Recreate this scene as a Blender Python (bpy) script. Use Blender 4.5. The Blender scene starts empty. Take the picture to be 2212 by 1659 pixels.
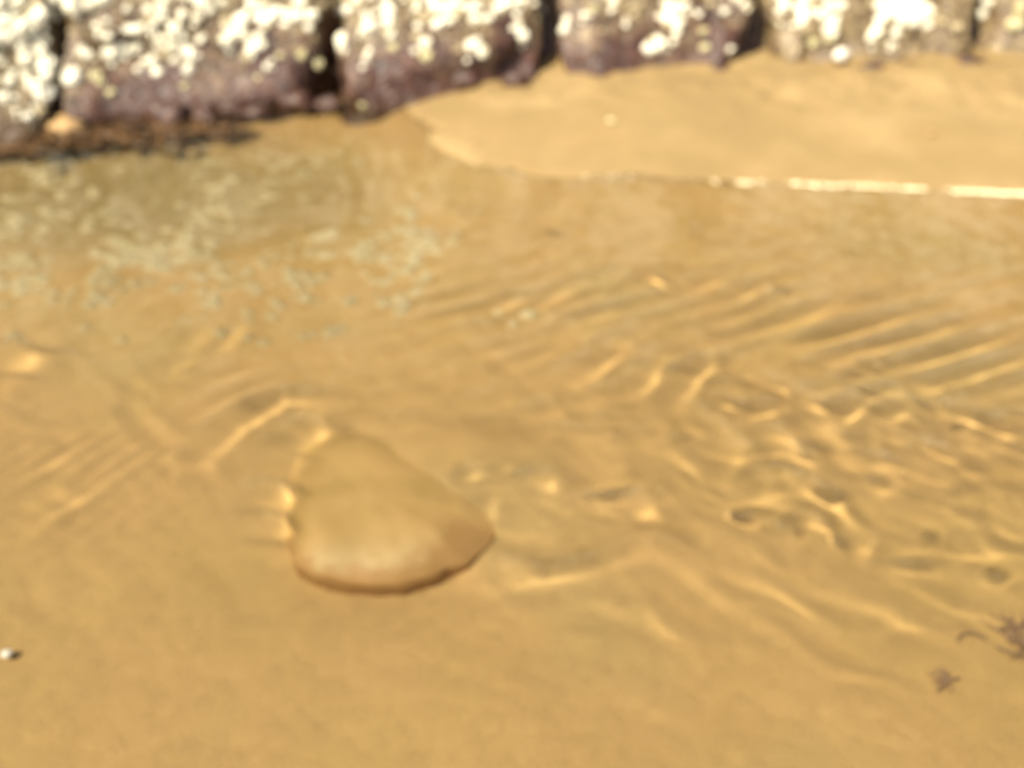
import bpy, math, random
import numpy as np
from mathutils import Vector, Matrix, noise
from mathutils.bvhtree import BVHTree

random.seed(7)
rng = np.random.default_rng(7)
C = bpy.context.scene.collection
scene = bpy.context.scene
U = 10.0                                   # one Blender unit is 10 cm here; coordinates below are written in metres and scaled once
scene.unit_settings.scale_length = 1/U

# ------------------------------------------------------------------ camera, sky, sun, exposure
CAM_H, PITCH, TX = 0.31, math.radians(35), 0.5206          # height, tilt below the horizon, tan(half horizontal fov)
TY = TX * 0.75
cam_data = bpy.data.cameras.new('camera')
cam = bpy.data.objects.new('camera', cam_data); C.objects.link(cam)
cam.location = (0, 0, CAM_H*U); cam.rotation_euler = (math.pi/2 - PITCH, 0, 0)
cam_data.sensor_width = 36; cam_data.lens = 18 / TX
cam_data.clip_start = 0.05; cam_data.clip_end = 2000
cam_data.dof.use_dof = True
cam_data.dof.focus_distance = 0.21*U
cam_data.dof.aperture_fstop = 9.8/U
scene.camera = cam

SUN = Vector((-0.45, -0.38, 0.81)).normalized()
world = bpy.data.worlds.new('World'); scene.world = world; world.use_nodes = True
wn = world.node_tree.nodes; wl = world.node_tree.links
sky = wn.new('ShaderNodeTexSky'); sky.sky_type = 'NISHITA'; sky.sun_disc = False
sky.sun_elevation = math.asin(SUN.z); sky.sun_rotation = math.atan2(SUN.x, SUN.y)
sky.dust_density = 3.0
wl.new(sky.outputs[0], wn['Background'].inputs[0]); wn['Background'].inputs[1].default_value = 0.065
sd = bpy.data.lights.new('sun', 'SUN'); sd.energy = 4.4; sd.angle = math.radians(0.5); sd.color = (1.0, 0.90, 0.72)
sd.cycles.is_caustics_light = True      # sunlight is refracted by the ripples
sun = bpy.data.objects.new('sun', sd); C.objects.link(sun)
sun.rotation_euler = (-SUN).to_track_quat('-Z', 'Y').to_euler(); sun.location = SUN * 5
vs = scene.view_settings
vs.view_transform = 'Standard'; vs.look = 'None'; vs.gamma = 1.0; vs.use_curve_mapping = False
vs.exposure = 1.2

# ------------------------------------------------------------------ helpers
CP, SP = math.cos(PITCH), math.sin(PITCH)
def ray(px, py):                     # direction of sight through a point of the photograph (2212 x 1659 grid)
    u = (px/2212 - .5)*2*TX; v = (.5 - py/1659)*2*TY
    return Vector((u, CP + v*SP, -SP + v*CP))
def at(px, py, z=0.0):               # where that sight line meets the level z
    d = ray(px, py); t = (z - CAM_H)/d.z
    return np.array((d.x*t, d.y*t))

def _hash(ix, iy, seed):
    h = (ix.astype(np.int64)*374761393 + iy.astype(np.int64)*668265263 + seed*1442695041) & 0x7fffffff
    h = ((h ^ (h >> 13))*1274126177) & 0x7fffffff
    return ((h ^ (h >> 16)) & 0xffff)/65535.0*2 - 1
def vnoise(x, y, seed=0):
    ix, iy = np.floor(x), np.floor(y); fx, fy = x-ix, y-iy
    fx = fx*fx*fx*(fx*(fx*6-15)+10); fy = fy*fy*fy*(fy*(fy*6-15)+10)
    a, b = _hash(ix, iy, seed), _hash(ix+1, iy, seed); c, d = _hash(ix, iy+1, seed), _hash(ix+1, iy+1, seed)
    return (a*(1-fx)+b*fx)*(1-fy) + (c*(1-fx)+d*fx)*fy
def fbm(x, y, seed=0, oct=3):
    s = 0; a = 1.0
    for k in range(oct):
        s = s + a*vnoise(x*2**k + 17.3*k, y*2**k - 9.1*k, seed+k); a *= .5
    return s/1.6
def sstep(a, b, x):
    t = np.clip((x-a)/(b-a), 0, 1); return t*t*(3-2*t)

def new_mat(name):
    m = bpy.data.materials.new(name); m.use_nodes = True
    nt = m.node_tree; nt.nodes.clear()
    out = nt.nodes.new('ShaderNodeOutputMaterial')
    return m, nt, out
def N(nt, kind, **kw):
    n = nt.nodes.new(kind)
    for k, v in kw.items(): setattr(n, k, v)
    return n
def noise_node(nt, scale, detail=4, rough=.55, vec=None, dist=0):
    n = N(nt, 'ShaderNodeTexNoise'); n.inputs['Scale'].default_value = scale
    n.inputs['Detail'].default_value = detail; n.inputs['Roughness'].default_value = rough
    n.inputs['Distortion'].default_value = dist
    if vec: nt.links.new(vec, n.inputs['Vector'])
    return n.outputs['Fac']
def ramp(nt, fac, stops):
    r = N(nt, 'ShaderNodeValToRGB'); e = r.color_ramp.elements
    while len(e) < len(stops): e.new(.5)
    for el, (p, c) in zip(e, stops):
        el.position = p; el.color = (*c, 1) if len(c) == 3 else c
    nt.links.new(fac, r.inputs[0]); return r.outputs[0]
def mixc(nt, fac, a, b, mode='MIX'):
    m = N(nt, 'ShaderNodeMix', data_type='RGBA', blend_type=mode)
    for sock, val in ((m.inputs[0], fac), (m.inputs[6], a), (m.inputs[7], b)):
        if hasattr(val, 'is_output'): nt.links.new(val, sock)
        elif isinstance(val, (int, float)): sock.default_value = val
        else: sock.default_value = (*val, 1)
    return m.outputs[2]
def principled(nt, out, color, rough, spec=.4, bump=None, bump_str=.3, bump_dist=.002):
    b = N(nt, 'ShaderNodeBsdfPrincipled')
    if hasattr(color, 'is_output'): nt.links.new(color, b.inputs['Base Color'])
    else: b.inputs['Base Color'].default_value = (*color, 1)
    if hasattr(rough, 'is_output'): nt.links.new(rough, b.inputs['Roughness'])
    else: b.inputs['Roughness'].default_value = rough
    b.inputs['Specular IOR Level'].default_value = spec
    if bump is not None:
        bp = N(nt, 'ShaderNodeBump'); bp.inputs['Strength'].default_value = bump_str; bp.inputs['Distance'].default_value = bump_dist*U
        nt.links.new(bump, bp.inputs['Height']); nt.links.new(bp.outputs[0], b.inputs['Normal'])
    nt.links.new(b.outputs[0], out.inputs[0]); return b
def mesh_obj(name, verts, faces, mat, parent=None, smooth=True):
    me = bpy.data.meshes.new(name)
    me.from_pydata([tuple(v) for v in verts], [], faces)
    me.update()
    if smooth: me.polygons.foreach_set('use_smooth', [True]*len(me.polygons))
    if mat: me.materials.append(mat)
    o = bpy.data.objects.new(name, me); C.objects.link(o)
    if parent: o.parent = parent
    return o
def grid_obj(name, X, Y, Z, mat):
    ny, nx = X.shape
    co = np.stack((X, Y, Z), -1).reshape(-1, 3).astype(np.float32)
    i = np.arange((ny-1)*(nx-1)); r = i//(nx-1)*nx + i % (nx-1)
    f = np.stack((r, r+1, r+nx+1, r+nx), -1).astype(np.int32)
    me = bpy.data.meshes.new(name)
    me.vertices.add(len(co)); me.vertices.foreach_set('co', co.ravel())
    me.loops.add(f.size); me.loops.foreach_set('vertex_index', f.ravel())
    me.polygons.add(len(f)); me.polygons.foreach_set('loop_start', np.arange(0, f.size, 4, dtype=np.int32))
    me.update(calc_edges=True); me.polygons.foreach_set('use_smooth', np.ones(len(f), bool))
    me.materials.append(mat)
    o = bpy.data.objects.new(name, me); C.objects.link(o); return o
def tag(o, label=None, cat=None, group=None, kind=None):
    for k, v in (('label', label), ('category', cat), ('group', group), ('kind', kind)):
        if v: o[k] = v
    return o
def axis(a, b, step, lo, hi):        # fine from a to b, stretching out to lo and hi
    mid = list(np.arange(a, b, step)); s = step; v = a; left = []
    while v > lo: s *= 1.22; v -= s; left.append(v)
    s = step; v = mid[-1]; right = []
    while v < hi: s *= 1.22; v += s; right.append(v)
    return np.array(left[::-1] + mid + right)

# ------------------------------------------------------------------ materials
def sand_material():
    m, nt, out = new_mat('sand')
    tc = N(nt, 'ShaderNodeTexCoord').outputs['Object']
    sep = N(nt, 'ShaderNodeSeparateXYZ'); nt.links.new(tc, sep.inputs[0])
    big = noise_node(nt, 5.0, 3, .5, tc); mid = noise_node(nt, 22, 4, .55, tc); fine = noise_node(nt, 900, 2, .6, tc)
    wet = ramp(nt, big, [(.33, (.345, .226, .073)), (.5, (.376, .236, .084)), (.66, (.335, .236, .086))])
    wet = mixc(nt, .16, wet, ramp(nt, mid, [(.3, (.297, .198, .061)), (.7, (.413, .266, .100))]))
    dry = ramp(nt, noise_node(nt, 9, 4, .6, tc), [(.32, (.200, .137, .054)), (.5, (.225, .154, .062)), (.66, (.275, .195, .085))])
    mr = N(nt, 'ShaderNodeMapRange'); mr.interpolation_type = 'SMOOTHSTEP'
    mr.inputs['From Min'].default_value = -.005; mr.inputs['From Max'].default_value = .0025
    nt.links.new(sep.outputs[2], mr.inputs[0])
    col = mixc(nt, mr.outputs[0], wet, dry)
    deep = N(nt, 'ShaderNodeMapRange'); deep.interpolation_type = 'SMOOTHSTEP'      # deeper pool bed painted olive for the dimmer light down there
    deep.inputs['From Min'].default_value = -.0235; deep.inputs['From Max'].default_value = -.039; deep.inputs['To Max'].default_value = .85
    nt.links.new(sep.outputs[2], deep.inputs[0]); col = mixc(nt, deep.outputs[0], col, (.165, .125, .043))
    col = mixc(nt, .16, col, ramp(nt, fine, [(.35, (.184, .113, .040)), (.65, (.456, .317, .160))]))
    principled(nt, out, col, .8, .25, fine, .25, .0008)
    return m
def water_material():
    m, nt, out = new_mat('water')
    # Schlick's reflectance from |N.I|, alike from above and below
    g = N(nt, 'ShaderNodeNewGeometry'); dt = N(nt, 'ShaderNodeVectorMath', operation='DOT_PRODUCT')
    nt.links.new(g.outputs['Normal'], dt.inputs[0]); nt.links.new(g.outputs['Incoming'], dt.inputs[1])
    def mth(op, a, b=None):
        n = N(nt, 'ShaderNodeMath', operation=op)
        for i, v in enumerate((a, b)):
            if v is None: continue
            if hasattr(v, 'is_output'): nt.links.new(v, n.inputs[i])
            else: n.inputs[i].default_value = v
        return n.outputs[0]
    sch = mth('ADD', mth('MULTIPLY', mth('POWER', mth('SUBTRACT', 1.0, mth('ABSOLUTE', dt.outputs['Value'])), 5.0), .98), .02)
    tr = N(nt, 'ShaderNodeBsdfRefraction'); tr.inputs['IOR'].default_value = 1.333; tr.inputs['Roughness'].default_value = 0
    tr.inputs[0].default_value = (.99, .99, .965, 1)
    gl = N(nt, 'ShaderNodeBsdfGlossy'); gl.inputs['Roughness'].default_value = .03
    mx = N(nt, 'ShaderNodeMixShader')
    nt.links.new(sch, mx.inputs[0]); nt.links.new(tr.outputs[0], mx.inputs[1]); nt.links.new(gl.outputs[0], mx.inputs[2])
    nt.links.new(mx.outputs[0], out.inputs[0]); return m
def rock_material(name, bare, seed):
    m, nt, out = new_mat(name)
    mp = N(nt, 'ShaderNodeMapping'); mp.inputs['Location'].default_value = (seed, seed*.7, 0)
    nt.links.new(N(nt, 'ShaderNodeTexCoord').outputs['Object'], mp.inputs[0]); geo = mp.outputs[0]
    sep = N(nt, 'ShaderNodeSeparateXYZ'); nt.links.new(geo, sep.inputs[0])
    a = noise_node(nt, 26, 5, .6, geo); b = noise_node(nt, 85, 4, .65, geo, .6); c = noise_node(nt, 48, 3, .5, geo, .5); d = noise_node(nt, 30, 2, .5, geo)
    purple = ramp(nt, b, [(.32, (.014, .005, .003)), (.47, (.055, .023, .014)), (.58, (.079, .032, .021)), (.72, (.127, .059, .034))])
    tan = ramp(nt, b, [(.30, (.022, .013, .005)), (.45, (.115, .077, .034)), (.58, (.216, .161, .082)), (.72, (.360, .287, .156))])
    ad = N(nt, 'ShaderNodeMath', operation='MULTIPLY_ADD'); ad.inputs[1].default_value = .20; nt.links.new(a, ad.inputs[0]); nt.links.new(sep.outputs[2], ad.inputs[2])
    mr = N(nt, 'ShaderNodeMapRange'); mr.inputs['From Min'].default_value = .125 - bare; mr.inputs['From Max'].default_value = .185 - bare
    nt.links.new(ad.outputs[0], mr.inputs[0])
    col = mixc(nt, mr.outputs[0], purple, tan)
    col = mixc(nt, ramp(nt, c, [(.55, (0, 0, 0)), (.66, (.518, .437, .370))]), col, (.019, .008, .005))
    col = mixc(nt, ramp(nt, d, [(.58, (0, 0, 0)), (.70, (.389, .328, .277))]), col, (.143, .071, .046))
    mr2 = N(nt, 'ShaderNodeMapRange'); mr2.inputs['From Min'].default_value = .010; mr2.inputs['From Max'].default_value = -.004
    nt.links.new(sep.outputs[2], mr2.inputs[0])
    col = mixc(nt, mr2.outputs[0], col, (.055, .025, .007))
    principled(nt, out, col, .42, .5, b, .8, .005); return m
def shell_material(name, c0, c1, rough=.55):
    m, nt, out = new_mat(name)
    tc = N(nt, 'ShaderNodeTexCoord').outputs['Object']
    f = noise_node(nt, 3.0, 3, .6, tc)
    principled(nt, out, ramp(nt, f, [(.3, c0), (.7, c1)]), rough, .4, f, .3, .1); return m
M_SAND, M_WATER = sand_material(), water_material()
M_ROCK = rock_material('purple_algae_rock', 0, 0); M_ROCK_TAN = rock_material('tan_rock', .075, 3)
M_SHELL = shell_material('barnacle_white', (.86, .82, .64), (.93, .90, .74), .4)
M_SHELL_DULL = shell_material('barnacle_tan', (.34, .27, .15), (.66, .57, .36))
M_SHELL_YEL = shell_material('barnacle_yellowish', (.50, .46, .24), (.66, .60, .36))

# ------------------------------------------------------------------ sand bed and bank
xs = axis(-.75, .80, .0028, -14, 14); ys = axis(.12, 1.02, .0028, -10, 14)
X, Y = np.meshgrid(xs, ys)
EDGE = np.array([at(*p) for p in [(870, 225), (900, 262), (950, 305), (1020, 345), (1120, 374), (1250, 384), (1500, 390), (1800, 401), (2212, 418)]])
EDGE = np.vstack((EDGE, [[1.2, EDGE[-1][1]-.03], [14, EDGE[-1][1]-.1]]))
def edge_y(x):
    y = np.interp(x, EDGE[:, 0], EDGE[:, 1])
    return np.where(x < EDGE[0, 0], EDGE[0, 1] + (EDGE[0, 0]-x)*2.2, y)
def bank_dist(x, y): return y - edge_y(x) + .005*vnoise(x*30, y*30, 5) + .0015*vnoise(x*110, y*110, 6)
def seg_dist(P, a, b):
    ab = b - a; L2 = (ab**2).sum()
    t = np.clip(((P - a)@ab)/L2, 0, 1)
    return np.sqrt(((P - a - t[..., None]*ab)**2).sum(-1)), t
def stroke(G, pts, w, h, off=(0, 0)):   # one ripple crest (h > 0) or hollow (h < 0) laid along a line; w in photo pixels
    XX, YY, ax, ay, ZZ = G
    W = [at(px, py) + np.array(off) for px, py in pts]
    cx, cy = pts[len(pts)//2]
    wm = np.linalg.norm(at(cx+w, cy) - at(cx, cy))
    lo = np.min(W, 0) - 4*wm; hi = np.max(W, 0) + 4*wm
    jx = slice(*np.searchsorted(ax, (lo[0], hi[0]))); jy = slice(*np.searchsorted(ay, (lo[1], hi[1])))
    P = np.stack((XX[jy, jx], YY[jy, jx]), -1)
    if P.size == 0: return
    best = np.full(P.shape[:2], 1e9); tt = np.zeros(P.shape[:2]); n = len(W)-1
    for k in range(n):
        d, t = seg_dist(P, W[k], W[k+1]); better = d < best
        best[better] = d[better]; tt[better] = ((k+t)/n)[better]
    taper = .35 + .65*np.sin(np.pi*np.clip(tt, 0, 1))
    ZZ[jy, jx] += h*wm*taper*np.exp(-.5*(best/wm)**2)
# crests seen in the photograph, photo pixels: (points, half width, steepness)
CREST_H, HOLLOW_H = .66, .5
CRESTS = [
 ([(430, 995), (500, 925), (600, 872), (725, 868)], 14, .85), ([(405, 905), (500, 862), (600, 822)], 12, .5),
 ([(430, 835), (540, 795)], 12, .35), ([(375, 765), (440, 698)], 13, .40), ([(448, 765), (505, 690)], 13, .45),
 ([(330, 800), (420, 770)], 11, .25), ([(600, 900), (700, 890)], 12, .4),
 ([(632, 985), (665, 945), (705, 915)], 20, .75), ([(572, 1120), (598, 1085), (622, 1062)], 26, .6), ([(582, 1180), (598, 1152), (618, 1138)], 24, .5), ([(610, 1000), (590, 1090), (595, 1190)], 18, .25),
 ([(1045, 675), (1145, 638)], 10, .5), ([(1105, 690), (1260, 612)], 10, .55), ([(1150, 705), (1335, 600)], 10, .5),
 ([(1180, 725), (1320, 668)], 11, .45), ([(1165, 765), (1330, 700)], 12, .45), ([(1255, 825), (1375, 738)], 15, .7),
 ([(1385, 855), (1440, 778)], 13, .8), ([(1475, 875), (1545, 765)], 12, .75), ([(1400, 608), (1440, 596)], 15, .6),
 ([(1500, 622), (1590, 600)], 10, .5), ([(1600, 650), (1645, 620)], 9, .5),
 ([(1690, 695), (1860, 628)], 11, .8), ([(1650, 745), (1800, 690)], 10, .5), ([(1700, 775), (1960, 690)], 10, .45),
 ([(1575, 890), (1605, 868)], 12, 1.0), ([(1620, 845), (1650, 830)], 10, .5), ([(1620, 905), (1700, 885)], 11, .8), ([(1690, 850), (1715, 835)], 11, .6),
 ([(1880, 812), (1905, 795)], 12, 1.0), ([(1765, 900), (1790, 870)], 12, .8), ([(1825, 915), (1880, 870)], 14, .9), ([(1880, 870), (1980, 830)], 10, .5),
 ([(1905, 920), (1990, 885)], 14, .9), ([(2110, 930), (2135, 890)], 13, .8), ([(2185, 960), (2195, 920)], 13, .8), ([(1970, 800), (2212, 730)], 10, .5), ([(2020, 850), (2212, 790)], 10, .5),
 ([(1040, 1050), (1030, 1020)], 12, .7), ([(1170, 1075), (1205, 1030)], 14, .6), ([(1095, 1030), (1130, 1015)], 10, .6), ([(1055, 1130), (1070, 1070)], 11, .5),
 ([(1370, 1122), (1435, 1098)], 16, .5), ([(1150, 1060), (1240, 1120)], 11, .3), ([(1790, 1100), (1860, 1080)], 12, .5), ([(1890, 1215), (1900, 1160)], 12, .5),
 ([(1560, 900), (1600, 980), (1580, 1060)], 13, .4), ([(1690, 920), (1760, 1000), (1800, 1080)], 13, .45), ([(1870, 940), (1960, 1040), (2060, 1090)], 13, .45),
 ([(2000, 960), (2100, 1010)], 13, .4), ([(1900, 1080), (2000, 1040)], 12, .4), ([(2060, 1220), (2212, 1190)], 14, .4), ([(1600, 1080), (1800, 1060)], 14, .3),
 ([(1050, 1280), (1250, 1240), (1400, 1190)], 16, .35), ([(1400, 1190), (1560, 1300), (1760, 1420)], 13, .25), ([(1480, 1190), (1700, 1300), (1900, 1440)], 13, .28), ([(1620, 1200), (1800, 1290), (1990, 1370)], 12, .25),
 ([(1740, 1240), (1950, 1340), (2120, 1430)], 13, .25), ([(1950, 1260), (2090, 1330), (2212, 1360)], 12, .3), ([(1330, 1230), (1420, 1360), (1520, 1440)], 13, .2),
 ([(0, 1170), (110, 1090), (240, 1010)], 15, .3), ([(0, 1120), (120, 1040)], 13, .3), ([(-10, 810), (50, 750)], 24, .7), ([(0, 1040), (160, 960)], 12, .2), ([(60, 1120), (190, 1060)], 9, .25)]
HOLLOWS = [
 ([(1065, 1180), (1180, 1215), (1290, 1205), (1400, 1160)], 24, .7), ([(1000, 1000), (1060, 1090)], 24, .3),
 ([(1285, 1075), (1390, 1058)], 13, 1.1), ([(1000, 1040), (1010, 1010), (1065, 985)], 11, .9), ([(1105, 1035), (1170, 1015)], 10, .7), ([(1605, 1128), (1630, 1110)], 14, 1.1),
 ([(1705, 1140), (1755, 1108)], 14, 1.0), ([(1725, 1150), (1760, 1150)], 11, .6), ([(1820, 1175), (1860, 1170)], 15, .7), ([(1935, 1222), (2060, 1222)], 12, .8), ([(2015, 1155), (2065, 1170)], 13, .7),
 ([(2160, 1230), (2212, 1265)], 17, .8), ([(1690, 625), (1705, 615)], 11, .9), ([(1870, 800), (1880, 790)], 9, .8), ([(1625, 845), (1640, 828)], 12, .8), ([(1860, 800), (1920, 825)], 9, .4),
 ([(1640, 930), (1680, 1000)], 15, .5), ([(1720, 930), (1790, 1000)], 15, .55), ([(1830, 930), (1900, 975)], 17, .6), ([(2085, 915), (2105, 925)], 11, .7), ([(1560, 880), (1620, 900)], 9, .4),
 ([(1430, 1150), (1540, 1180)], 20, .35), ([(1460, 930), (1500, 960)], 20, .3), ([(480, 885), (590, 850)], 11, .5), ([(560, 960), (610, 930)], 16, .4), ([(1190, 505), (1210, 490)], 18, .4),
 ([(1120, 1190), (1250, 1200)], 24, .3), ([(850, 490), (1010, 500)], 22, .3)]

def sand_height(X, Y, full=True):
    d = bank_dist(X, Y)
    tip = np.exp(-((X-EDGE[2, 0])/.09)**2); up = .019*(1 - np.exp(-np.maximum(d, 0)/(.085+.12*tip))); dn = .022 + .09*np.exp(-((X-EDGE[2, 0])/.08)**2); down = -.0175*(1 - np.exp(-np.maximum(-d, 0)/dn))
    Z = np.where(d > 0, up, down)
    Z = Z + sstep(.0, .06, d)*(.0040*fbm(X*9, Y*16, 31, 2)) + sstep(.10, .16, d)*.005*fbm(X*38, Y*38, 37, 2)
    Z = Z + tip*np.exp(-(d/.03)**2)*(.0030*fbm(X*60, Y*60, 33, 3) - .0006)
    Z = Z + sstep(.0, .05, -d)*(.0022*fbm(X*14, Y*14, 41, 3))
    far = sstep(1.5, 6, np.hypot(X, Y)); Z = Z + far*.05*fbm(X*.8, Y*.8, 51, 2)
    return Z
Z = sand_height(X, Y)
for k in range(4):                    # long low swell of drier sand across the bank
    p, q = [at(*p, .012) for p in ((1010, 290), (1300, 235), (1650, 195), (2050, 175), (2600, 165))][k:k+2]
    dd, tt = seg_dist(np.stack((X, Y), -1), p, q)
    sw = np.exp(-.5*(dd/.020)**2) if k == 0 else np.maximum(sw, np.exp(-.5*(dd/.020)**2))
Z += .0065*sw
pl = at(330, 440, -.02)
Z -= .021*np.exp(-((X-pl[0])/.34)**2 - ((Y-pl[1])/.15)**2)*sstep(.0, .05, -bank_dist(X, Y))
mc = at(1030, 1000, -.012)             # sand heaped in the lee of the stone, and the tail drawn out from it
Z += .0120*np.exp(-((X-mc[0])/.040)**2 - ((Y-mc[1])/.030)**2)
tl = [at(*p, -.015) for p in ((1060, 1215), (1230, 1205), (1420, 1170), (1700, 1165))]
for p, q, h in zip(tl, tl[1:], (.0035, .0030, .0018)):
    dd, tt = seg_dist(np.stack((X, Y), -1), p, q); Z += h*np.exp(-.5*(dd/.0075)**2)
rw = np.exp(-((X-at(1850, 900, -.017)[0])/.20)**2 - ((Y-at(1850, 900, -.017)[1])/.12)**2)
Z += .0028*rw*vnoise((X*.5+Y)*58 + vnoise(X*22, Y*22, 101), (X-Y*.5)*18, 102) + .0014*rw*vnoise((X*.3+Y)*95, (X-Y*.3)*40, 103)
sc_ = at(850, 1270, -.02)              # scour round the stone
Z -= .0105*np.exp(-((X-sc_[0])/.060)**2 - ((Y-sc_[1])/.030)**2)
Z += .0014*fbm(X*42, Y*42, 79, 2)*sstep(.01, .06, -bank_dist(X, Y))*.6
SAND = grid_obj('sand', X, Y, Z, M_SAND); SAND['kind'] = 'structure'

# ------------------------------------------------------------------ water
xw = axis(-.72, .78, .0021, -13, 13); yw = axis(.14, .92, .0017, -9, 2.2)
XW, YW = np.meshgrid(xw, yw)
dW = bank_dist(XW, YW)
ZW = .00032*fbm(XW*38, YW*38, 81, 3) + .0010*fbm(XW*11, YW*14, 83, 2)
GW = (XW, YW, xw, yw, ZW); OFF = (-.0058, .0060)
for pts, w, h in CRESTS: stroke(GW, pts, w*1.75, h*CREST_H, OFF)
for pts, w, h in HOLLOWS: stroke(GW, pts, w*1.3, -h*HOLLOW_H, OFF)
# fine parallel ripples of the current, a loose net below them on the right
def window(cx, cy, rx, ry):          # soft patch centred on a photo point, radii in metres
    c = at(cx, cy) + np.array(OFF); return np.exp(-((XW-c[0])/rx)**2 - ((YW-c[1])/ry)**2)
def ripples(p, q, lam, h, win, seed):
    a, b = at(*p), at(*q); dr = (b-a)/np.linalg.norm(b-a); nr = np.array((-dr[1], dr[0]))
    ph = XW*nr[0] + YW*nr[1] + .004*vnoise(XW*16, YW*16, seed)
    return win*h*np.sin(2*np.pi*ph/lam)*(.6+.6*vnoise(XW*20, YW*28, seed+1))
ZW += ripples((1750, 830), (2212, 690), .0230, .00125, window(2020, 745, .20, .075), 61)
ZW += ripples((1000, 700), (1330, 600), .0220, .00085, window(1330, 670, .12, .06), 65)
ZW += ripples((60, 1130), (250, 1000), .0120, .00022, window(100, 1060, .05, .04), 67)
wx, wy = XW + .010*vnoise(XW*30, YW*30, 70), YW + .010*vnoise(XW*30, YW*30, 71)
ZW += .0014*vnoise((wx*.8+wy)*54, (wx-wy*.8)*30, 73)*window(1900, 1010, .17, .075)
ZW += .0005*vnoise((wx*.8+wy)*100, (wx-wy*.8)*60, 75)*window(1900, 980, .17, .075)
ZW += .0006*vnoise((wx*.5+wy)*80, (wx-wy)*16, 77)*window(1850, 1300, .15, .05)
ZW += .00045*vnoise(wx*52, wy*52, 78)*window(1250, 900, .14, .10)
ZW += .00040*vnoise((wx-wy)*30, (wx+wy)*70, 79)*window(150, 950, .12, .10)
ZW += .0006*fbm(XW*50, YW*50, 79, 2)*window(1700, 500, .35, .07)
ZW += .0002*fbm(XW*40, YW*40, 85, 2)*window(500, 560, .25, .09)
ZW = np.where(dW > .012, np.minimum(ZW, .001), ZW)
WATER = grid_obj('water', XW, YW, ZW, M_WATER); WATER['kind'] = 'structure'; WATER.cycles.is_caustics_caster = True

# pale chips added on the pool bed in place of the barnacles' reflections
def reflection_flecks():
    m = shell_material('reflection_flecks', (.28, .22, .10), (.48, .40, .22), .6)
    r_ = np.random.default_rng(5); V = []; F = []
    for _ in range(3600):
        u, v = r_.uniform(-60, 1200), r_.uniform(345, 800)
        w = min(1, (v-345)/45)*(1 - max(0, (v-600)/200)**.8)*(1 - max(0, (u-800)/420)**1.4)
        p = at(u, v, -.02); n_ = float(fbm(np.array([p[0]*26]), np.array([p[1]*19]), 97, 2)[0]) + .55*float(vnoise(np.array([p[0]*85]), np.array([p[1]*60]), 98)[0])
        if r_.random() > w*max(.02, n_*1.5 + .10): continue
        iy, ix = min(np.searchsorted(ys, p[1]), len(ys)-1), min(np.searchsorted(xs, p[0]), len(xs)-1)
        if bank_dist(np.array([p[0]]), np.array([p[1]]))[0] > -.02: continue
        z = float(Z[iy, ix]); r = r_.uniform(.0020, .0075); ph = r_.uniform(0, 6.28); q = len(V); t = r_.uniform(-.25, .25, 2)
        k = [r_.uniform(.7, 1.2) for _ in range(6)]
        for rad, zz in ((1, -.2), (.75, .28)):
            for a in range(6):
                dx, dy = math.cos(a*1.047+ph)*r*rad*k[a], math.sin(a*1.047+ph)*r*rad*k[a]*.8
                V.append((p[0]+dx, p[1]+dy, z + zz*r + dx*t[0] + dy*t[1]))
        V.append((p[0], p[1], z+.36*r))
        for a in range(6):
            b = (a+1) % 6; F.append((q+a, q+b, q+6+b, q+6+a)); F.append((q+6+a, q+6+b, q+12))
    o = mesh_obj('reflection_flecks', V, F, m); tag(o, 'pale flecks added on the pool bed for the reflected barnacles of the boulder wall', 'reflection flecks', kind='stuff')
reflection_flecks()

# tiny pale beads added for the sun glint along the sand bank's edge
def glint_line():
    m, nt, out = new_mat('glint_beads'); principled(nt, out, (.84, .72, .46), .25, .5)
    r_ = np.random.default_rng(3); V = []; F = []
    x0, x1 = at(1230, 384)[0], 1.05
    for _ in range(9000):
        x = r_.uniform(x0, x1)
        dens = .5 + .9*float(vnoise(np.array([x*34.]), np.array([.5]), 95)[0]) + .5*float(vnoise(np.array([x*90.]), np.array([.5]), 96)[0])
        dens = max(0, dens - .25)*1.25*(.06 + .94*min(1, (x-x0)/.42)**1.3)
        if r_.random() > dens*.40: continue
        xa = np.array([x]); y = float(edge_y(xa)[0]) - .004*float(vnoise(np.array([x*30.]), np.array([float(edge_y(xa)[0])*30]), 5)[0]) + r_.normal(0, .0017) - .0005
        r = r_.uniform(.0005, .0014); q = len(V); z = .0006
        for rad, zz in ((1, 0), (.72, .62)):
            for a in range(6): V.append((x+math.cos(a*1.047)*r*rad, y+math.sin(a*1.047)*r*rad, z+zz*r))
        V.append((x, y, z+r*.9))
        for a in range(6):
            b = (a+1) % 6; F.append((q+a, q+b, q+6+b, q+6+a)); F.append((q+6+a, q+6+b, q+12))
    o = mesh_obj('glint_beads', V, F, m); tag(o, 'bright thin line of beads added for the sun glint along the water edge of the sand bank', 'glint_beads', kind='stuff')
glint_line()

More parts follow.
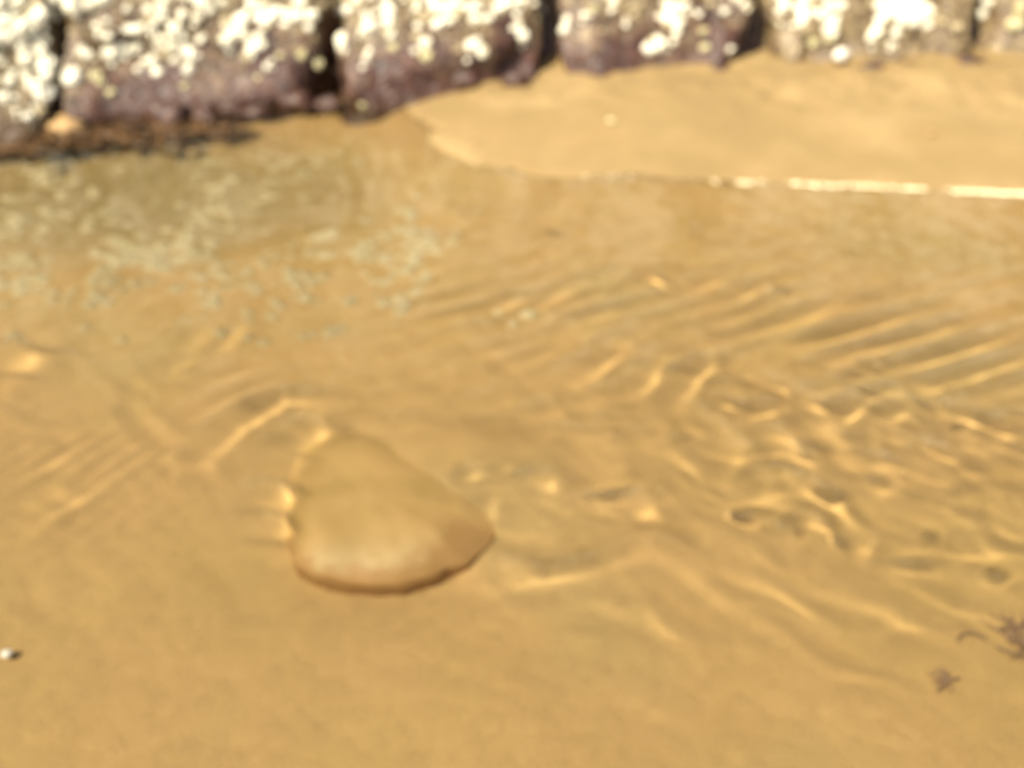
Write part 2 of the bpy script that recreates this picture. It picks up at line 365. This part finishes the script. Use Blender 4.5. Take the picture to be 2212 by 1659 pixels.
# ------------------------------------------------------------------ rocks of the wall
def rock_mesh(name, cx, cy, w, d, h, lean, skew, seed, ex=3.2, bury=.22, nu=190, nv=150, disp=.012):
    # a blocky boulder, flat bottomed, its face leaning back
    V = []; cz = h/2 - bury
    def sp(c, e): return math.copysign(abs(c)**(2/e), c)
    for j in range(nv+1):
        ph = -math.pi/2 + math.pi*j/nv
        for i in range(nu):
            th = 2*math.pi*i/nu
            x = sp(math.cos(th), ex)*sp(math.cos(ph), 4); y = sp(math.sin(th), ex)*sp(math.cos(ph), 4); z = sp(math.sin(ph), 4)
            p = Vector((x*w/2, y*d/2, z*h/2))
            q = p*1 + Vector((seed*3.1, seed*1.7, 0))
            n = noise.fractal(q*9, 1.0, 2.0, 3)*disp*1.2 + noise.fractal(q*30, 1.0, 2.0, 3)*disp*.85 - .9*disp*max(0, noise.noise(q*24+Vector((9, 0, 0)))-.15)*2.6
            nv_ = Vector((x, y, z*.5)); nv_.normalize()
            p += nv_*n + Vector((noise.noise(q*14+Vector((3, 8, 1)))*.008 + noise.noise(q*40)*.005, 0, 0))
            zz = p.z + cz
            V.append((p.x + cx, p.y + cy + skew*p.x + lean*max(zz, -.03), zz))
    F = []
    for j in range(nv):
        for i in range(nu):
            a = j*nu+i; b = j*nu+(i+1) % nu
            F.append((a, b, b+nu, a+nu))
    return V, F

ROCKS = [  # left and right edge and foot line in the photograph, height, lean, label
 ('boulder', -330, 106, 330, .72, .72, 11.0, 'pale tan boulder at the left end of the wall, white barnacles down its side'),
 ('boulder', 100, 714, 268, .74, .72, 12.0, 'widest boulder of the wall, thick white barnacles over a purple brown foot at the pool'),
 ('boulder', 728, 1180, 205, .75, .70, 11.0, 'purple brown boulder between two dark clefts, standing where the pool meets the sand bank'),
 ('boulder', 1210, 1624, 142, .75, .72, 12.0, 'maroon boulder above the sand bank with few barnacles on its bare face'),
 ('boulder', 1678, 2122, 130, .75, .69, 12.0, 'tan boulder with the one big white clump of barnacles near its top'),
 ('boulder', 2156, 2760, 112, .75, .71, 11.0, 'pale yellowish boulder at the right end of the wall above the sand'),
]
FOOT = np.array([(-330, 392), (0, 318), (180, 284), (480, 250), (700, 230), (800, 224), (900, 206), (1100, 190), (1200, 184), (1640, 170), (1950, 160), (2212, 150), (2760, 138)])
foot = lambda x: float(np.interp(x, FOOT[:, 0], FOOT[:, 1]))
rocks = []
for k, (nm, x0, x1, yf, h, lean, ex, lab) in enumerate(ROCKS):
    zf = 0.0 if x1 < 800 else .012
    a, b = at(x0, foot(x0), zf), at(x1, foot(x1), zf)
    w = b[0]-a[0]; d = .34; cx = (a[0]+b[0])/2; cy = (a[1]+b[1])/2 + d/2 + .010; skew = (b[1]-a[1])/w
    V, F = rock_mesh(nm, cx, cy, w, d, h+.22, lean, skew, k+1, ex)
    base = Vector((cx, (a[1]+b[1])/2, 0))
    o = mesh_obj(nm, [Vector(v)-base for v in V], F, M_ROCK_TAN if k in (0, 4, 5) else M_ROCK); o.location = base
    tag(o, lab, 'boulder', 'boulders of the rock wall')
    bv = BVHTree.FromPolygons([Vector(v) for v in V], F)
    rocks.append((o, base, bv))
# the ledge the boulders lean on
V, F = rock_mesh('rock_ledge', 0.1, 1.42, 3.4, .9, 1.0, .72, .1, 20, 5, .2, 160, 60, .03)
o = mesh_obj('rock_ledge', V, F, M_ROCK); o['kind'] = 'structure'

# ------------------------------------------------------------------ barnacles
def barnacle_mesh(seed, tall, mats):
    r = random.Random(seed); n = 8; V = []; F = []
    jit = [1 + r.uniform(-.14, .14) for _ in range(n)]
    for rad, z in ((1, -.12), (.86, .32*tall), (.52, .72*tall), (.34, .50*tall)):
        for i in range(n):
            a = 2*math.pi*i/n
            V.append((math.cos(a)*rad*jit[i], math.sin(a)*rad*jit[i], z*(1+r.uniform(-.08, .08))))
    V.append((0, 0, .38*tall))
    for k in range(3):
        for i in range(n): F.append((k*n+i, k*n+(i+1) % n, (k+1)*n+(i+1) % n, (k+1)*n+i))
    for i in range(n): F.append((3*n+i, 3*n+(i+1) % n, 4*n))
    out = []
    for m in mats:
        me = bpy.data.meshes.new('barnacle'); me.from_pydata(V, [], F); me.update()
        me.materials.append(m); out.append(me)
    return out
BM = [barnacle_mesh(s, t, (M_SHELL, M_SHELL_DULL, M_SHELL_YEL)) for s, t in enumerate((.9, 1.1, .8, 1.25, 1.0, .7))]
def basis(p, n, r, twist, squash=1.0):
    q = n.to_track_quat('Z', 'Y').to_matrix().to_4x4()
    return Matrix.Translation(p) @ q @ Matrix.Rotation(twist, 4, 'Z') @ Matrix.Diagonal((r, r*squash, r, 1))
count = [0]*len(rocks)
taken = []
UP = Vector((0, 0, 1))
def add_barnacle(k, p, n, r, tone, sq=1.0):
    o, base, bv = rocks[k]
    b = bpy.data.objects.new('barnacle', random.choice(BM)[tone]); C.objects.link(b); b.parent = o
    n = (n + UP*.42 + Vector((random.uniform(-.2, .2), random.uniform(-.2, .2), random.uniform(-.2, .2)))).normalized()
    b.matrix_basis = basis(p - base, n, r, random.uniform(0, 6.28), sq)
    count[k] += 1; taken.append((p.copy(), r))
CAMP = Vector((0, 0, CAM_H))
def hit(px, py):
    d = ray(px, py).normalized(); best = None
    for k, (o, base, bv) in enumerate(rocks):
        loc, n, i, dist = bv.ray_cast(CAMP, d)
        if loc and (best is None or dist < best[3]): best = (k, loc, n, dist)
    return best
# the bright ones one can pick out, read off three enlarged strips (strip offset, strip scale)
S = 1400/2212
STRIPS = [(0, S, [(110,10,60),(75,100,35),(300,45,55),(340,90,50),(470,30,50),(560,25,55),(620,20,40),(1020,45,50),(1035,80,45),(880,180,50),(960,160,45),(1110,185,58),(1010,240,42),
  (1090,290,55),(1190,330,60),(1210,360,45),(1250,110,40),(1270,250,35),(510,310,40),(550,340,45),(690,340,58),(740,360,40),(800,310,45),(965,390,55),(160,380,55),(445,480,66),(480,480,50),
  (300,400,65),(205,180,45),(230,250,42),(260,320,48),(290,470,50),(210,535,50),(270,600,60),(320,580,50),(25,615,50),(60,510,50),(100,700,32),(180,735,42),(1440,250,60),(1500,200,60),
  (1520,120,60),(1600,300,58),(1580,350,48),(1640,230,50),(1680,120,60),(1740,80,60),(1900,20,60),(1970,95,55),(2150,70,45),(2170,240,55),(1690,420,38),(680,230,40),(880,440,40),(870,290,38),
  (1590,15,50),(1400,20,50),(1150,90,45),(1800,90,50),(930,60,40),(1330,60,45)]),
 (1300, S, [(85,70,40),(390,30,50),(410,80,55),(400,130,50),(290,160,55),(240,180,40),(110,250,58),(130,320,35),(265,365,42),(415,220,42),(640,268,55),(700,40,60),(760,70,55),(720,150,55),(800,30,50),
  (930,50,48),(945,120,48),(1150,40,60),(1090,60,50),(1200,20,45),(930,285,60),(975,300,45),(1250,220,50),(1265,260,40),(1380,70,50),(1450,60,55),(1510,190,48),(1640,100,40),
  (2050,310,55),(2120,285,55),(2170,120,60),(2195,50,60),(900,380,26),(1900,160,34)]),
 (2700, S, [(30,60,50),(15,160,50),(10,210,40),(150,90,32),(310,70,36),(350,310,34),(440,25,36),(700,30,50),(790,50,48),(810,100,48),(805,140,42),(970,45,50),(1050,40,50),(1000,160,46),(1005,210,40),
  (1300,40,60),(1350,90,60),(1400,30,60),(1450,100,60),(1500,40,60),(1540,110,60),(1580,60,55),(1590,160,45),(1500,150,45),(1420,150,40),(1270,200,52),(1240,240,42),(1360,280,34),(1400,210,40),(1060,365,34),(1950,90,45),(1985,20,45)])]
for off, s, L in STRIPS:
    for x, y, r in L:
        h = hit((off + x*s)*.54, y*s*.54)
        if h:
            k, p, n, dist = h
            rr = (r-16)*s/4096*2*TX*dist*1.12
            add_barnacle(k, p, n, max(.0030, rr), 0, random.uniform(.8, 1.1))
            for _ in range(2 if count[k] < 190 else 1):   # neighbours crowded against it
                a_ = random.uniform(0, 6.28); q = p + Vector((math.cos(a_), 0, math.sin(a_)))*rr*random.uniform(1.1, 1.7)
                l2, n2, i2, d2 = rocks[k][2].ray_cast(q - Vector((0, .25, 0)), Vector((0, 1, 0)))
                if l2 and (l2-p).length < rr*2.6: add_barnacle(k, l2, n2, rr*random.uniform(.45, .8), 0 if random.random() < .75 else 1, random.uniform(.8, 1.1))
DULL = [(0, S, [(610,480,50),(640,520,40),(700,580,38),(1170,545,36),(1910,350,44),(2010,400,48),(1770,350,34),(1630,490,30)]), (1300, S, [(240,660,42),(640,360,60),(1000,320,40),(430,300,40),(1700,60,40),(60,440,30)]),
  (2700, S, [(190,300,42),(180,200,42),(480,150,36),(2150,150,60),(870,270,44),(980,240,46),(2180,60,50)])]
for off, s, L in DULL:
    for x, y, r in L:
        h = hit((off + x*s)*.54, y*s*.54)
        if h:
            k, p, n, dist = h; add_barnacle(k, p, n, (r-10)*s/4096*2*TX*dist, 2, .9)
def free(p, r): return all((p-q).length > (r+s)*.72 for q, s in taken)
# fill: the crowd of smaller and duller ones, denser with height, and the white crust above the picture
rnd = random.Random(11)
small = [[] for _ in rocks]
for k, (o, base, bv) in enumerate(rocks):
    xsr = [v.co.x for v in o.data.vertices]; x0, x1 = base.x+min(xsr), base.x+max(xsr)
    tries = 0
    while count[k] < 298 and tries < 12000:
        tries += 1
        x = rnd.uniform(x0, x1); z = rnd.uniform(.02, .16)
        loc, n, i, dist = bv.ray_cast(Vector((x, base.y-.6, z)), Vector((0, 1, 0)))
        if not loc or loc.z < .03: continue
        zone = .115 if k not in (0, 4, 5) else .085
        inframe = loc.z < .125
        pr = min(1, max(0, (loc.z-zone*.5)/.10))*(1 if not inframe else .9)
        if k == 3: pr *= .6
        if k > 2 and inframe and vnoise(np.array([x*30.]), np.array([z*30.]), 19)[0] < .05: continue
        if rnd.random() > pr: continue
        r = rnd.uniform(.0026, .0056) if inframe else rnd.uniform(.0055, .0115)
        if not free(loc, r): continue
        tone = 1 if rnd.random() < (.5 if inframe else .15) else 0
        add_barnacle(k, loc, n, r, tone, rnd.uniform(.75, 1.1))
    verts, faces = [], []
    for _ in range(2600):
        x = rnd.uniform(x0, x1); z = rnd.uniform(.03, .40)
        loc, n, i, dist = bv.ray_cast(Vector((x, base.y-.6, z)), Vector((0, 1, 0)))
        if not loc or rnd.random() > min(.9, max(0, (loc.z-.04)/.10)): continue
        r = rnd.uniform(.0011, .0027); m = basis(loc-base, n, r, rnd.uniform(0, 6), 1)
        q = len(verts); me = BM[rnd.randrange(6)][1]
        verts += [m @ v.co for v in me.vertices]; faces += [tuple(i+q for i in p.vertices) for p in me.polygons]
    vw, fw = [], []                      # the thick white belt higher up the rock
    for _ in range(1500):
        x = rnd.uniform(x0, x1); z = rnd.uniform((.075, .085, .095, .12, .10, .10)[k], .62)
        if vnoise(np.array([x*24.]), np.array([z*20.]), 7+k)[0] < -.12: continue
        loc, n, i, dist = bv.ray_cast(Vector((x, base.y-.6, z)), Vector((0, 1, 0)))
        if not loc: continue
        r = rnd.uniform(.005, .0115); m = basis(loc-base, (n + UP*.4).normalized(), r, rnd.uniform(0, 6), 1)
        q = len(vw); me = BM[rnd.randrange(6)][0]
        vw += [m @ v.co for v in me.vertices]; fw += [tuple(i+q for i in p.vertices) for p in me.polygons]
    c = mesh_obj('barnacle_belt', vw, fw, M_SHELL, o, smooth=False); c['kind'] = 'stuff'
    c = mesh_obj('barnacle_crust', verts, faces, M_SHELL_DULL, o, smooth=False); c['kind'] = 'stuff'
print('barnacles', count)

# ------------------------------------------------------------------ the stone in the stream
def stone():
    m, nt, out = new_mat('sand_coated_stone')
    tc = N(nt, 'ShaderNodeTexCoord').outputs['Object']
    sep = N(nt, 'ShaderNodeSeparateXYZ'); nt.links.new(tc, sep.inputs[0])
    a = noise_node(nt, 30, 4, .5, tc); f = noise_node(nt, 700, 2, .6, tc)
    top = ramp(nt, a, [(.35, (.345, .223, .070)), (.65, (.433, .276, .097))])
    pale = mixc(nt, a, (.401, .290, .128), (.479, .350, .161))
    w = N(nt, 'ShaderNodeMath', operation='MULTIPLY_ADD'); w.inputs[1].default_value = .02; w.inputs[2].default_value = -.010; nt.links.new(a, w.inputs[0])
    w2 = N(nt, 'ShaderNodeMath', operation='MULTIPLY_ADD'); w2.inputs[1].default_value = -.20; nt.links.new(sep.outputs[0], w2.inputs[0]); nt.links.new(w.outputs[0], w2.inputs[2]); w = w2
    yy = N(nt, 'ShaderNodeMath', operation='ADD'); nt.links.new(sep.outputs[1], yy.inputs[0]); nt.links.new(w.outputs[0], yy.inputs[1])
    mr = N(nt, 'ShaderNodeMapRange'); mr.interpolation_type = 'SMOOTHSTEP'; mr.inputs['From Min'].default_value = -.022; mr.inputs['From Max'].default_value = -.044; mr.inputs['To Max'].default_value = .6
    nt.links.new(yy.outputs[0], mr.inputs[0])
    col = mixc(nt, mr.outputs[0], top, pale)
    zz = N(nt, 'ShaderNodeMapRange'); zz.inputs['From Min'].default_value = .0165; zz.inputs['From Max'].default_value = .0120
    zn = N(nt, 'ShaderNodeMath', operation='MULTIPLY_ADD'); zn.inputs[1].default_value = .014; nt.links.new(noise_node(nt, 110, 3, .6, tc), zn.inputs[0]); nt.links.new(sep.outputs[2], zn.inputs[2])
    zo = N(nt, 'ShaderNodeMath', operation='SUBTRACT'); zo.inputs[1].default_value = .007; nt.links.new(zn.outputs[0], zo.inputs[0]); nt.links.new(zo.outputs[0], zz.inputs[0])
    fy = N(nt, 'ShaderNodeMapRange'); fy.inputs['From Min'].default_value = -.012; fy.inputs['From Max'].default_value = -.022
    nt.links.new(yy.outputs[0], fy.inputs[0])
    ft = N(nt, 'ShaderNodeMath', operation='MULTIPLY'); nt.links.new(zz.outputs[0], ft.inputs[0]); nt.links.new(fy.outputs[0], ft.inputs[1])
    col = mixc(nt, ft.outputs[0], col, (.350, .204, .068))  # shade along the front foot put into the colour as a brown band
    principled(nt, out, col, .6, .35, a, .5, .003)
    # outline of the stone seen from above; steep on the left, undercut in front, sloping gently into the bed behind and to the right
    top_px = [(634, 985), (662, 945), (725, 925), (805, 930), (885, 952), (965, 995), (1032, 1052), (1068, 1110), (1064, 1162), (1020, 1206), (950, 1238), (870, 1260), (790, 1266), (710, 1258), (654, 1242), (628, 1200), (620, 1120), (622, 1040)]
    P = [at(x, y, -.010) for x, y in top_px]; c = np.mean(P, 0)
    n = len(P); dense = []
    for i in range(n*4):
        k = i//4; t = (i % 4)/4; p0, p1, p2, p3 = (P[(k+j-1) % n] for j in range(4))
        dense.append(.5*((2*p1)+(-p0+p2)*t+(2*p0-5*p1+4*p2-p3)*t*t+(-p0+3*p1-3*p2+p3)*t**3))
    n = len(dense); V = []; F = []; TOP = -.0035
    S_ = [.08, .18, .28, .38, .48, .57, .66, .74, .81, .87, .92, .96, .985, 1.0]
    steep = []
    for p in dense:
        q = (p-c)/np.linalg.norm(p-c); steep.append(float(sstep(.05, .65, q@np.array((-.50, -.866)))))
    for _ in range(30): steep = [(steep[i-1] + 2*steep[i] + steep[(i+1) % n])/4 for i in range(n)]
    def rel(q): return noise.fractal(Vector((q[0]*26, q[1]*26, 3.0)), 1, 2, 3)
    for s in S_:
        for p, st in zip(dense, steep):
            rb = 1 + .030*s*noise.noise(Vector((p[0]*90, p[1]*90, 1.0))); q = c + (p-c)*s*rb; pw = 2.0 + 5.0*st; dz = (.016*(1-st) + .0080*st)*s**pw
            V.append(Vector((q[0]-c[0], q[1]-c[1], TOP - dz + rel(q)*.0020)))
    for s, z in ((1.0, -.016), (.995, -.021), (.985, -.027), (.97, -.040)):
        for p, st in zip(dense, steep):
            rb = 1 + .030*s*noise.noise(Vector((p[0]*90, p[1]*90, 1.0))) + .028*noise.noise(Vector((p[0]*170, p[1]*170, z*300))); q = c + (p-c)*s*rb; V.append(Vector((q[0]-c[0], q[1]-c[1], z - .006*(1-st))))
    m_ = len(V)//n
    V.append(Vector((0, 0, TOP)))
    for k in range(m_-1):
        for i in range(n): F.append((k*n+(i+1) % n, k*n+i, (k+1)*n+i, (k+1)*n+(i+1) % n))
    for i in range(n): F.append((i, (i+1) % n, len(V)-1))
    V = [v + Vector((0, 0, .022)) for v in V]
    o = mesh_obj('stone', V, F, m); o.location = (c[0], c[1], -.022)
    tag(o, 'big rounded sand coloured stone in the shallow stream with the shade at its front foot painted brown', 'stone')
stone()

# ------------------------------------------------------------------ small things
def lump(name, px, py, z, r, mat, seed, label, cat, flat=.6, group=None, sink=.3):
    p = at(px, py, z + r*flat*.4); V = []; F = []; nu, nv = 14, 9
    for j in range(nv+1):
        ph = -math.pi/2 + math.pi*j/nv
        for i in range(nu):
            th = 2*math.pi*i/nu; v = Vector((math.cos(th)*math.cos(ph), math.sin(th)*math.cos(ph), math.sin(ph)))
            s = 1 + .35*noise.fractal(v*1.3 + Vector((seed*5.3, 0, 0)), 1, 2, 2)
            V.append((v.x*r*s, v.y*r*s*.8, v.z*r*flat*s + r*flat*(1-sink)))
    for j in range(nv):
        for i in range(nu): F.append((j*nu+i, j*nu+(i+1) % nu, (j+1)*nu+(i+1) % nu, (j+1)*nu+i))
    o = mesh_obj(name, V, F, mat); o.location = (p[0], p[1], z)
    return tag(o, label, cat, group)
def sand_z(px, py, it=6):
    z = 0.0
    for _ in range(it):
        p = at(px, py, z)
        j = min(max(np.searchsorted(xs, p[0]), 1), len(xs)-1); i = min(max(np.searchsorted(ys, p[1]), 1), len(ys)-1)
        z = float(Z[i, j])
    return z
M_PEB = shell_material('pale_pebble', (.62, .58, .47), (.82, .78, .68))
M_OCHRE = shell_material('ochre_stone', (.30, .19, .075), (.42, .27, .12), .7)
M_WEED = shell_material('brown_seaweed', (.055, .028, .010), (.15, .08, .028), .4)
M_WEED_RED = shell_material('reddish_seaweed', (.21, .125, .065), (.34, .22, .125), .5)
lump('shell_fragment', 22, 1430, sand_z(22, 1430)+.004, 0.0026, M_PEB, 1, 'white shell fragment on the sand in the near left corner', 'shell')
lump('pebble', 1815, 124, sand_z(1815, 130), .0075, M_PEB, 2, 'white pebble on the sand at the foot of the boulder wall', 'pebble', .9)
lump('pebble', 800, 222, sand_z(800, 228)+.004, .010, M_SHELL_YEL, 3, 'yellowish pebble at the waterline where the pool meets the sand bank', 'pebble', .7)
lump('pebble', 1320, 262, sand_z(1320, 262), .0035, M_SHELL_YEL, 4, 'tiny pale pebble alone on the middle of the sand bank', 'pebble', .5)
lump('pebble', 2012, 288, sand_z(2012, 288), .0035, M_OCHRE, 5, 'small ochre pebble on the right part of the sand bank', 'pebble', .5)
lump('stone', 150, 283, -.008, .020, M_OCHRE, 6, 'orange ochre stone at the waterline under the left boulder', 'stone', .5)

COBBLES = ['largest purple brown cobble at the waterline under the widest boulder', 'small cobble touching the right side of the largest waterline cobble', 'middle cobble of the row along the foot of the widest boulder', 'smallest cobble at the foot of the widest boulder', 'big rounded cobble near the right end of the foot of the widest boulder', 'cobble in the mouth of the dark cleft beside the pool', 'cobble at the waterline just right of the cleft beside the pool', 'cobble where the pool, the sand bank and the wall meet', 'cobble at the tip of the sand bank under the boulder between two clefts', 'cobble on the sand by the right corner of the boulder between two clefts', 'small cobble on the sand under the left half of the maroon boulder', 'small cobble on the sand under the right half of the maroon boulder', 'cobble on the sand just right of the white pebble', 'cobble on the sand under the big white barnacle clump', 'cobble beside the cleft at the right end of the wall']
for i, (x, y, r, mt) in enumerate([(369, 252, .021, 0), (440, 254, .013, 0), (503, 242, .014, 0), (554, 248, .011, 0), (643, 226, .018, 0), (711, 228, .013, 0), (787, 205, .013, 0), (849, 196, .015, 0),
        (1003, 176, .016, 0), (1112, 178, .014, 0), (1300, 166, .011, 0), (1550, 160, .012, 0), (1885, 156, .014, 0), (1964, 150, .013, 0), (2090, 146, .016, 0)]):
    z_ = -.004 if x < 880 else .009
    lump('cobble', x, y, z_, r, M_ROCK, 10+i, COBBLES[i], 'cobble', .62, 'cobbles along the foot of the wall', .45)

def weed(px, py, z, spread, count_, length, mat, seed, label, r=.0012):
    rr = random.Random(seed); p = at(px, py, z); V = []; F = []
    for _ in range(count_):
        pos = Vector((rr.gauss(0, spread), rr.gauss(0, spread*.5), rr.uniform(0, .003)))
        ang = rr.uniform(0, 6.28); el = rr.uniform(-.1, .5); ns = 6
        rings = []
        for s in range(ns+1):
            t = s/ns; rad = r*(1-.7*t); ang += rr.uniform(-.5, .5)
            d = Vector((math.cos(ang)*math.cos(el), math.sin(ang)*math.cos(el), math.sin(el)))
            side = d.cross(UP).normalized(); u2 = side.cross(d)
            q = len(V)
            for a in range(4):
                V.append(pos + (side*math.cos(a*1.5708)*1.8 + u2*math.sin(a*1.5708)*.6)*rad)
            rings.append(q); pos = pos + d*(length/ns); el *= .6
            pos.z = max(pos.z, .0005)
        for s in range(ns):
            for a in range(4): F.append((rings[s]+a, rings[s]+(a+1) % 4, rings[s+1]+(a+1) % 4, rings[s+1]+a))
        F.append(tuple(rings[0]+a for a in range(4))); F.append(tuple(rings[-1]+3-a for a in range(4)))
    o = mesh_obj('seaweed', V, F, mat); o.location = (p[0], p[1], z)
    return tag(o, label, 'seaweed')
weed(2028, 1492, sand_z(2028, 1492)+.001, .0010, 12, .006, M_WEED_RED, 21, 'small dark brown tuft of seaweed on the sand in the near right corner', .0004)
weed(2190, 1405, sand_z(2190, 1405)+.001, .006, 24, .016, M_WEED_RED, 22, 'pinkish brown tangle of seaweed cut by the right edge of the picture', .0004)
for i, (x, y, sp, n_, lab) in enumerate([
        (60, 316, .022, 120, 'brown seaweed along the waterline under the pale boulder at the left end'),
        (250, 296, .026, 120, 'dark brown seaweed at the waterline beside the orange ochre stone'),
        (420, 282, .020, 60, 'thin end of the brown seaweed, at the foot of the widest boulder')]):
    w = weed(x, y, -.003, sp, n_, .022, M_WEED, 40+i, lab, .0018)
    w['group'] = 'brown seaweed fringe at the waterline'

for o in bpy.data.objects:
    if o.type == 'MESH' and o.parent is None: o.location = o.location*U; o.scale = (U, U, U)
    if o.type == 'MESH' and o is not WATER: o.cycles.is_caustics_receiver = True
